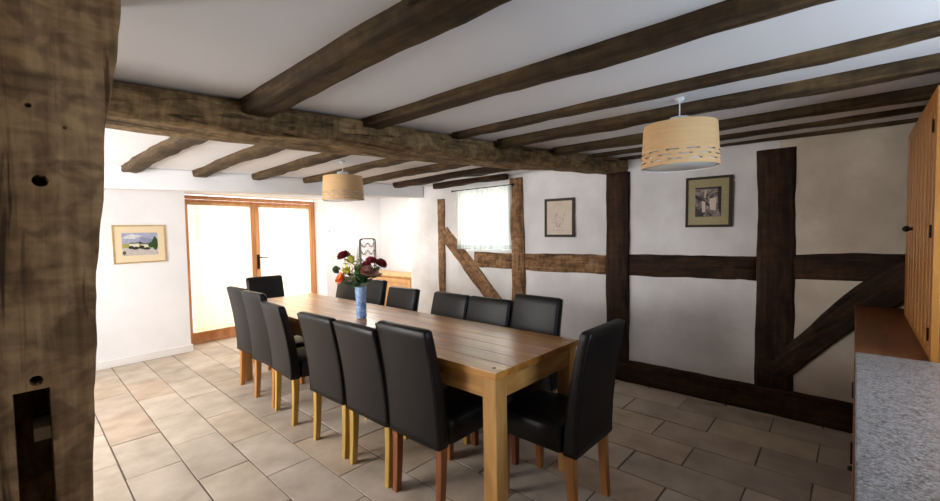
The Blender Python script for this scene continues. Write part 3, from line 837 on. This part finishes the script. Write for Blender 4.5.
# ---------------------------------------------------------------- pendant lamps
def pendant(x, y, label, drop):
    top, h, r = 1.915, .208, .178
    t = empty('pendant_lamp', (x, y, CZ)); tag(t, label, 'lamp', 'drum pendant lamps')
    zt = top - CZ; zb = zt - h
    bm = bmesh.new(); lathe(bm, [(.022, 0), (.022, -.008), (.014, -.018), (.005, -.022)], 0, 0, 20); obj('ceiling_rose', bm, 'white_plastic', parent=t, smooth=True)
    bm = bmesh.new(); tube(bm, [(0, 0, -.018), (0, 0, zt + .03)], .003, 8); obj('cord', bm, 'white_plastic', parent=t)
    bm = bmesh.new(); lathe(bm, [(.012, zt + .046), (.046, zt + .038), (.052, zt + .012), (.048, zt - .004), (.02, zt - .05)], 0, 0, 24); obj('lamp_holder', bm, 'white_plastic', parent=t, smooth=True)
    # slotted paper shade
    n = 96; bm = bmesh.new()
    rows = [0, .020, .026, .042, .048, .064, .070, .1, .14, .18, h]
    slot_rows = {1: 0, 3: 4, 5: 1}
    def rad(z): return r - .012 * (z / h)
    for thick, flip in ((0, 0), (.002, 1)):
        V = [[bm.verts.new(((rad(z) - thick) * cos(2 * pi * i / n), (rad(z) - thick) * sin(2 * pi * i / n), zb + z)) for i in range(n)] for z in rows]
        for j in range(len(rows) - 1):
            for i in range(n):
                if j in slot_rows and (i + slot_rows[j]) % 8 < 5: continue
                f = bm.faces.new((V[j][i], V[j][(i + 1) % n], V[j + 1][(i + 1) % n], V[j + 1][i])); f.material_index = flip
    bmesh.ops.holes_fill
    me = obj('lamp_shade', bm, ['shade_paper', 'white_gloss'], parent=t, smooth=True)
    bm = bmesh.new()
    for k in range(3):
        a = 2 * pi * k / 3; tube(bm, [(.046 * cos(a), .046 * sin(a), zt), ((r - .014) * cos(a), (r - .014) * sin(a), zt - .004)], .002, 6)
    tube(bm, [((r - .0145) * cos(2 * pi * i / 32), (r - .0145) * sin(2 * pi * i / 32), zt - .003) for i in range(33)], .002, 6)
    obj('shade_ring', bm, 'white_plastic', parent=t)
    bm = bmesh.new(); lathe(bm, [(r - .018, zb + .085), (r - .014, zb + .012), (r - .02, zb + .004), (.02, zb + .002)], 0, 0, 40, cap=True); obj('diffuser', bm, 'white_plastic', parent=t, smooth=True)
pendant(2.262, .652, 'pale brown slotted drum pendant lamp hanging over the near end of the room', 0)
pendant(1.975, 3.32, 'pinkish brown drum pendant lamp hanging before the french doors', 0)

# ---------------------------------------------------------------- pictures
def picture(name, mw, w, h, fw, fm, mm, mount, art, label, cat='picture'):
    """local x right, z up, front towards -y, origin at the centre against the wall"""
    t = empty(name, (0, 0, 0)); t.matrix_world = mw; tag(t, label, cat, 'framed pictures')
    bm = bmesh.new()
    def strip(pts):
        lo = [bm.verts.new((x, 0, z)) for x, z in pts]; hi = [bm.verts.new((x, -.013, z)) for x, z in pts]
        for i in range(4): bm.faces.new((lo[i], lo[(i + 1) % 4], hi[(i + 1) % 4], hi[i]))
        bm.faces.new(lo); bm.faces.new(hi)
    a, b = w / 2, h / 2; c, d = a - fw, b - fw
    for p in ([(-a, -b), (a, -b), (c, -d), (-c, -d)], [(a, -b), (a, b), (c, d), (c, -d)], [(a, b), (-a, b), (-c, d), (c, d)], [(-a, b), (-a, -b), (-c, -d), (-c, d)]): strip(p)
    obj('frame', bm, fm, parent=t)
    obj('mount', B(-c, c, -.008, -.004, -d, d), mm, parent=t)
    art(t, c - mount[0], d - mount[1])
    obj('glass', B(-c, c, -.0125, -.0115, -d, d), 'picture_glass', parent=t)
def poly(bm, pts, y, mi): bm.faces.new([bm.verts.new((x, y, z)) for x, z in pts]).material_index = mi
for nm, c in (('art_sky', rgb(176, 182, 206)), ('art_cloud', rgb(226, 228, 232)), ('art_hill', rgb(150, 156, 190)), ('art_house', rgb(232, 230, 208)), ('art_tree', rgb(44, 84, 40)), ('art_bush', rgb(40, 48, 30)),
              ('art_field', rgb(176, 172, 92)), ('art_road', rgb(206, 198, 196)), ('art_roof', rgb(120, 116, 116)), ('art_bark', rgb(106, 84, 62))):
    mat(nm, c, tuple(v * .8 for v in c), .9, scale=(45, 45, 45))
def art_village(t, a, b):
    bm = bmesh.new(); rnd = random.Random(3)
    poly(bm, [(-a, -b), (a, -b), (a, b), (-a, b)], -.0086, 0)
    poly(bm, [(-a, b * .55), (-a * .5, b * .9), (a * .1, b * .75), (-a * .3, b * .45)], -.0088, 1)
    poly(bm, [(-a * .2, b * .1), (a * .1, b * .62), (a * .5, b * .5), (a, b * .3), (a, 0), (-a * .2, 0)], -.0089, 2)
    poly(bm, [(-a, b * .02), (a, b * .1), (a, -b * .4), (-a, -b * .4)], -.0090, 6)
    poly(bm, [(-a, -b * .35), (-a * .6, -b * .3), (a, -b * .5), (a, -b), (-a, -b)], -.0091, 7)
    for x, w_, z, h_ in ((-.45, .32, -.12, .3), (-.18, .22, -.1, .26), (.18, .3, -.2, .3), (.42, .2, -.18, .22)):
        poly(bm, [(a * (x - w_ / 2), b * (z - h_ / 2)), (a * (x + w_ / 2), b * (z - h_ / 2)), (a * (x + w_ / 2), b * (z + h_ / 2)), (a * (x - w_ / 2), b * (z + h_ / 2))], -.0092, 3)
        poly(bm, [(a * (x - w_ / 2 - .03), b * (z + h_ / 2)), (a * (x + w_ / 2 + .03), b * (z + h_ / 2)), (a * (x + w_ / 2 - .05), b * (z + h_ / 2 + .14)), (a * (x - w_ / 2 + .05), b * (z + h_ / 2 + .14))], -.0093, 8)
    def blob(x, z, r, rz, mi, y):
        poly(bm, [(a * x + a * r * cos(k) * rnd.uniform(.8, 1.15), b * z + b * rz * sin(k) * rnd.uniform(.8, 1.15)) for k in [2 * pi * i / 11 for i in range(11)]], y, mi)
    blob(.84, .05, .18, .6, 4, -.0094); blob(.62, -.12, .2, .25, 4, -.0095)
    for x, z, r, q in ((-.5, -.3, .16, .14), (-.25, -.36, .2, .13), (.08, -.3, .16, .16), (.35, -.42, .2, .12), (.0, .1, .1, .1)): blob(x, z, r, q, 5, -.0096)
    blob(-.9, -.75, .1, .18, 9, -.0096); blob(-.78, -.1, .14, .2, 6, -.0095)
    obj('artwork', bm, ['art_sky', 'art_cloud', 'art_hill', 'art_house', 'art_tree', 'art_bush', 'art_field', 'art_road', 'art_roof', 'art_bark'], parent=t)
def art_sketch(t, a, b):
    obj('artwork', B(-a, a, -.0095, -.008, -b, b), 'pink_paper', parent=t)
    bm = bmesh.new()
    def ln(pts, r=.0011): tube(bm, [(x, -.0098, z) for x, z in pts], r, 5)
    ring = lambda x, z, r, k: [(x + r * cos(i * pi / 6), z + k * r * sin(i * pi / 6)) for i in range(13)]
    ln(ring(-.055, -.035, .02, 1.1)); ln(ring(-.015, -.075, .018, .9), .0018); ln(ring(-.01, -.06, .026, 1.2))
    ln([(-.05, .0), (-.02, .06), (-.01, .02), (.02, -.02), (.05, .0)]); ln([(.02, .01), (.045, -.03), (.06, .045), (.075, .02)]); ln([(.05, -.02), (.035, -.06)])
    ln([(-.03, -.01), (-.03, .05), (-.045, .02)]); ln([(-.08, -.128), (.085, -.128)], .0007)
    ln([(-.07, .12), (.0, .145), (.08, .11)], .0006)
    obj('pencil_drawing', bm, 'ink', parent=t)
def art_engraving(t, a, b):
    obj('artwork', B(-a, a, -.0092, -.008, -b, b), 'engraving', parent=t)
    bm = bmesh.new()
    for p in ([(-a, b * .55), (-a * .5, b * .3), (a * .15, -b * .2), (a * .05, -b * .3), (-a, b * .25)], [(a * .7, b), (a, b), (a, -b), (a * .75, -b * .4)], [(-a, -b), (-a, -b * .3), (-a * .4, -b * .75), (-a * .3, -b)], [(-a, b), (a, b), (a, b * .85), (-a, b * .9)]):
        poly(bm, p, -.0094, 0)
    obj('dark_shape', bm, 'dark_slate', parent=t)
    bm = bmesh.new()
    for p in ([(a * .1, b * .2), (a * .6, b * .3), (a * .6, -b * .6), (a * .15, -b * .5)], [(-a * .5, b * .1), (-a * .2, b * .0), (-a * .2, -b * .7), (-a * .45, -b * .7)], [(-a * .25, b * .8), (-a * .15, b * .8), (-a * .2, b * .3), (-a * .3, b * .3)]): poly(bm, p, -.0096, 0)
    obj('pale_shape', bm, 'pink_paper', parent=t)
RW = Matrix.Rotation(radians(-90), 4, 'Z')
RW = Matrix(((0, 1, 0, 0), (-1, 0, 0, 0), (0, 0, 1, 0), (0, 0, 0, 1)))   # local -y -> world -x
PX = 3.789
px_ = .968
picture('framed_picture', Matrix.Translation((px_, yb(px_, -.001), 1.343)) @ Matrix.Rotation(ang, 4, 'Z') @ Matrix.Rotation(radians(-.6), 4, 'Y'), .49, .43, .016, 'gilt', 'cream_mount', (.064, .072), art_village,
        'landscape watercolour of white cottages in thin gilt frame on the back wall')
picture('framed_picture', Matrix.Translation((PX - .002, 2.232, 1.54)) @ RW @ Matrix.Rotation(radians(.6), 4, 'Y'), .345, .395, .026, 'black_frame', 'pink_paper', (.004, .004), art_sketch,
        'faint line sketch in a dark frame between two wall posts')
picture('framed_picture', Matrix.Translation((PX - .002, .875, 1.616)) @ RW @ Matrix.Rotation(radians(.6), 4, 'Y'), .33, .405, .02, 'brown_frame', 'green_mount', (.052, .065), art_engraving,
        'dark engraving with wide olive mount in square frame behind the near lamp')

# ---------------------------------------------------------------- oak cabinet and wine rack in the nook
def nook_cabinet():
    x0, x1, y0, y1, z = 3.87, 4.30, 4.72, 6.14, .785
    t = empty('low_cabinet', ((x0 + x1) / 2, (y0 + y1) / 2, 0)); tag(t, 'low pale oak cabinet standing in the bright far corner', 'cabinet'); cx, cy = t.location.x, t.location.y
    bm = bmesh.new(); box(bm, x0 + .02 - cx, x1 - cx, y0 - cy, y1 - cy, .06, z - .025); box(bm, x0 + .05 - cx, x1 - .03 - cx, y0 + .02 - cy, y1 - .02 - cy, 0, .06)
    obj('body', bm, 'oak_cabinet', parent=t, bevel=.003)
    obj('cabinet_top', B(x0 - .01 - cx, x1 - cx, y0 - .015 - cy, y1 + .01 - cy, z - .025, z), 'oak_cabinet', parent=t, bevel=.004)
    ym = (y0 + y1) / 2
    for a, b, ky in ((y0 + .03, ym - .004, ym - .05), (ym + .004, y1 - .03, ym + .05)):
        bm = bmesh.new(); xf = x0 - cx
        box(bm, xf, xf + .02, a - cy, a + .06 - cy, .09, z - .045); box(bm, xf, xf + .02, b - .06 - cy, b - cy, .09, z - .045)
        box(bm, xf, xf + .02, a + .06 - cy, b - .06 - cy, .09, .15); box(bm, xf, xf + .02, a + .06 - cy, b - .06 - cy, z - .105, z - .045)
        box(bm, xf + .008, xf + .016, a + .06 - cy, b - .06 - cy, .15, z - .105)
        d = obj('door', bm, 'oak_cabinet', parent=t, bevel=.002)
        bm = bmesh.new()
        bmesh.ops.create_uvsphere(bm, u_segments=12, v_segments=8, radius=.015, matrix=Matrix.Translation((xf - .016, ky - cy, z - .10))); tube(bm, [(xf, ky - cy, z - .10), (xf - .012, ky - cy, z - .10)], .006)
        obj('knob', bm, 'dark_metal', parent=d, smooth=True)
nook_cabinet()
def wine_rack():
    t = empty('wine_rack', (3.99, 6.0, .785), radians(-25)); tag(t, 'black wire wine rack standing on the oak cabinet', 'wine rack')
    w, h = .24, .55
    for yy in (-.07, .07):
        bm = bmesh.new(); pts = [(-w / 2, yy, .006)]
        for cx, a0 in ((-w / 2 + .04, 180), (w / 2 - .04, 90)):
            for i in range(6):
                a = radians(a0 - 18 * i); pts.append((cx + .04 * cos(a), yy, h - .04 + .04 * sin(a)))
        pts.append((w / 2, yy, .006)); tube(bm, pts, .008)
        obj('rack_frame', bm, 'black_iron', parent=t, smooth=True)
    bm = bmesh.new()
    for yy in (-.07, .07):
        for j in range(4):
            z = .07 + .125 * j
            for i in range(2):
                xm = -w / 4 + i * w / 2
                pts = [(xm - w / 4 + w / 2 * k / 8, yy, z + .035 * cos(2 * pi * k / 8)) for k in range(9)]; tube(bm, pts, .0045, 6)
    for j in range(4):
        z = .105 + .125 * j
        for xx in (-w / 2, 0, w / 2): tube(bm, [(xx, -.07, z), (xx, .07, z)], .003, 6)
    for xx in (-w / 2, w / 2): tube(bm, [(xx, -.07, .006), (xx, .07, .006)], .005, 6)
    obj('bottle_cradle', bm, 'black_iron', parent=t, smooth=True)
wine_rack()
bm = bmesh.new(); lathe(bm, [(.02, 0), (.022, .03), (.018, .075), (.008, .085), (.01, .09)], 0, 0, 14)
o = obj('dark_jar', bm, 'dark_slate', smooth=True); o.location = (4.0, 4.80, .785); tag(o, 'small dark pot at the right end of the oak cabinet', 'pot')
# unseen spot added behind the boxed lintel to brighten the nook
t = empty('added_spotlight', (3.45, 5.25, CZ)); tag(t, 'added unseen spotlight behind the lintel, brightening the wine rack corner', 'added light')
bm = bmesh.new(); lathe(bm, [(.045, .0), (.045, -.006), (.034, -.008), (.030, -.002)], 0, 0, 24, cap=False); obj('bezel', bm, 'white_gloss', parent=t, smooth=True)
bm = bmesh.new(); lathe(bm, [(.031, -.001), (.030, -.003)], 0, 0, 24); obj('lens', bm, 'white_plastic', parent=t)
sl = bpy.data.lights.new('nook_fill_light', 'AREA'); sl.shape = 'DISK'; sl.size = .06; sl.energy = 22; sl.color = (1, .95, .88)
so = bpy.data.objects.new('nook_fill_light', sl); COL.objects.link(so); so.parent = t; so.location = (0, 0, -.012)
# small fittings on the back wall
sx = 3.45
t = empty('light_switch', (sx, yb(sx, 0), 1.05), ang); tag(t, 'white wall switch right of the french doors', 'light switch')
obj('plate', B(-.043, .043, -.009, 0, -.043, .043), 'white_plastic', parent=t, bevel=.003); obj('rocker', B(-.012, .012, -.013, -.009, -.02, .02), 'white_plastic', parent=t, bevel=.002)
t = empty('key_hook', (3.41, yb(3.41, 0), 1.44), ang); tag(t, 'tiny dark hook on the wall beside the right french door', 'hook')
bm = bmesh.new(); tube(bm, [(0, 0, .03), (0, -.018, .03), (0, -.026, .0), (0, -.02, -.025), (0, -.008, -.03), (.0, -.004, -.018)], .0035, 6); obj('wire', bm, 'steel', parent=t)
obj('plate', B(-.01, .01, -.003, 0, .015, .045), 'steel', parent=t, bevel=.001)

# ---------------------------------------------------------------- counter, pine base and pine cupboard
def counter():
    t = empty('kitchen_base_unit', (1.3, -.45, 0)); tag(t, 'orange brown base cupboard under the speckled granite', 'cabinet'); cx, cy = 1.3, -.45
    obj('carcass', B(.35 - cx, 2.245 - cx, -.885 - cy, -.025 - cy, .08, .868), 'pine_dark', parent=t)
    obj('plinth', B(.35 - cx, 2.245 - cx, -.85 - cy, -.07 - cy, 0, .08), 'pine_dark', parent=t)
    for i in range(3):
        a = .36 + i * .63; b = a + .615
        bm = bmesh.new(); y = -.025 - cy
        box(bm, a - cx, a + .07 - cx, y, y + .022, .1, .86); box(bm, b - .07 - cx, b - cx, y, y + .022, .1, .86)
        box(bm, a + .07 - cx, b - .07 - cx, y, y + .022, .1, .17); box(bm, a + .07 - cx, b - .07 - cx, y, y + .022, .79, .86); box(bm, a + .07 - cx, b - .07 - cx, y, y + .012, .17, .79)
        d = obj('door', bm, 'pine_dark', parent=t, bevel=.002)
        for zz in (.2, .72):
            obj('hinge', B(b - .012 - cx, b + .004 - cx, y + .022, y + .027, zz, zz + .06), 'dark_metal', parent=d)
        bm = bmesh.new(); bmesh.ops.create_uvsphere(bm, u_segments=12, v_segments=8, radius=.008, matrix=Matrix.Translation((a + .035 - cx, y + .026, .68))); obj('knob', bm, 'dark_metal', parent=d, smooth=True)
    o = obj('granite_worktop', B(.33, 2.25, -.888, -.006, .87, .90), 'granite', bevel=.004); tag(o, 'pale speckled granite worktop in the bottom right corner', 'worktop')
    t = empty('pine_base_unit', (3.0, -.5, 0)); tag(t, 'lower pine dresser base with bare orange wood top beyond the granite', 'cabinet'); cx, cy = 3.0, -.5
    obj('carcass', B(2.26 - cx, 3.72 - cx, -.885 - cy, -.03 - cy, .08, .85), 'pine_dark', parent=t); obj('plinth', B(2.26 - cx, 3.70 - cx, -.85 - cy, -.08 - cy, 0, .08), 'pine_dark', parent=t)
    obj('wooden_top', B(2.255 - cx, 3.74 - cx, -.888 - cy, -.004 - cy, .85, .88), 'pine_dark', parent=t, bevel=.004)
    for a, b in ((2.27, 2.98), (3.0, 3.71)):
        bm = bmesh.new(); y = -.03 - cy
        box(bm, a - cx, a + .07 - cx, y, y + .02, .1, .84); box(bm, b - .07 - cx, b - cx, y, y + .02, .1, .84); box(bm, a + .07 - cx, b - .07 - cx, y, y + .02, .1, .17)
        box(bm, a + .07 - cx, b - .07 - cx, y, y + .02, .77, .84); box(bm, a + .07 - cx, b - .07 - cx, y, y + .01, .17, .77)
        obj('door', bm, 'pine_dark', parent=t, bevel=.002)
counter()
def cupboard():
    x0, x1, yf, z0, z1 = 2.33, 3.50, -.215, .88, 1.915
    t = empty('pine_cupboard', (2.9, -.55, z0)); tag(t, 'tall honey pine cupboard with grooved door standing on the dresser base', 'cupboard'); cx, cy, cz = 2.9, -.55, z0
    bm = bmesh.new(); box(bm, x0 - cx, x1 - cx, -.88 - cy, yf - .022 - cy, 0, z1 - cz)
    obj('body', bm, 'pine', parent=t, bevel=.003)
    bm = bmesh.new(); box(bm, x0 - cx, x0 + .06 - cx, yf - .022 - cy, yf - cy, 0, z1 - cz); box(bm, x1 - .06 - cx, x1 - cx, yf - .022 - cy, yf - cy, 0, z1 - cz)
    box(bm, x0 + .06 - cx, x1 - .06 - cx, yf - .022 - cy, yf - cy, 0, .03); box(bm, x0 + .06 - cx, x1 - .06 - cx, yf - .022 - cy, yf - cy, z1 - .06 - cz, z1 - cz)
    obj('face_frame', bm, 'pine', parent=t, bevel=.003)
    a, b = x0 + .063, x1 - .063; zb_, zt_ = .033, z1 - .063 - cz
    bm = bmesh.new(); y = yf - .018 - cy; n = 7; rail = .06
    box(bm, a - cx, a + rail - cx, y, y + .02, zb_, zt_); box(bm, b - rail - cx, b - cx, y, y + .02, zb_, zt_)
    w = (b - a - 2 * rail) / n  # tongue-and-groove battens
    for i in range(n):
        xa = a + rail + w * i; box(bm, xa + .022 - cx, xa + w - .022 - cx, y, y + .022, zb_, zt_)
    box(bm, a + rail - cx, b - rail - cx, y, y + .004, zb_, zt_)
    d = obj('door', bm, 'pine', parent=t, bevel=.003)
    for zz in (.07, .47, zt_ - .1): obj('hinge', B(a - .006 - cx, a + .004 - cx, y + .019, y + .024, zz, zz + .05), 'dark_metal', parent=d)
    bm = bmesh.new(); kx = 3.06; bmesh.ops.create_uvsphere(bm, u_segments=14, v_segments=10, radius=.015, matrix=Matrix.Translation((kx - cx, y + .045, 1.382 - cz))); tube(bm, [(kx - cx, y + .018, 1.382 - cz), (kx - cx, y + .035, 1.382 - cz)], .008)
    obj('knob', bm, 'dark_metal', parent=d, smooth=True)
cupboard()
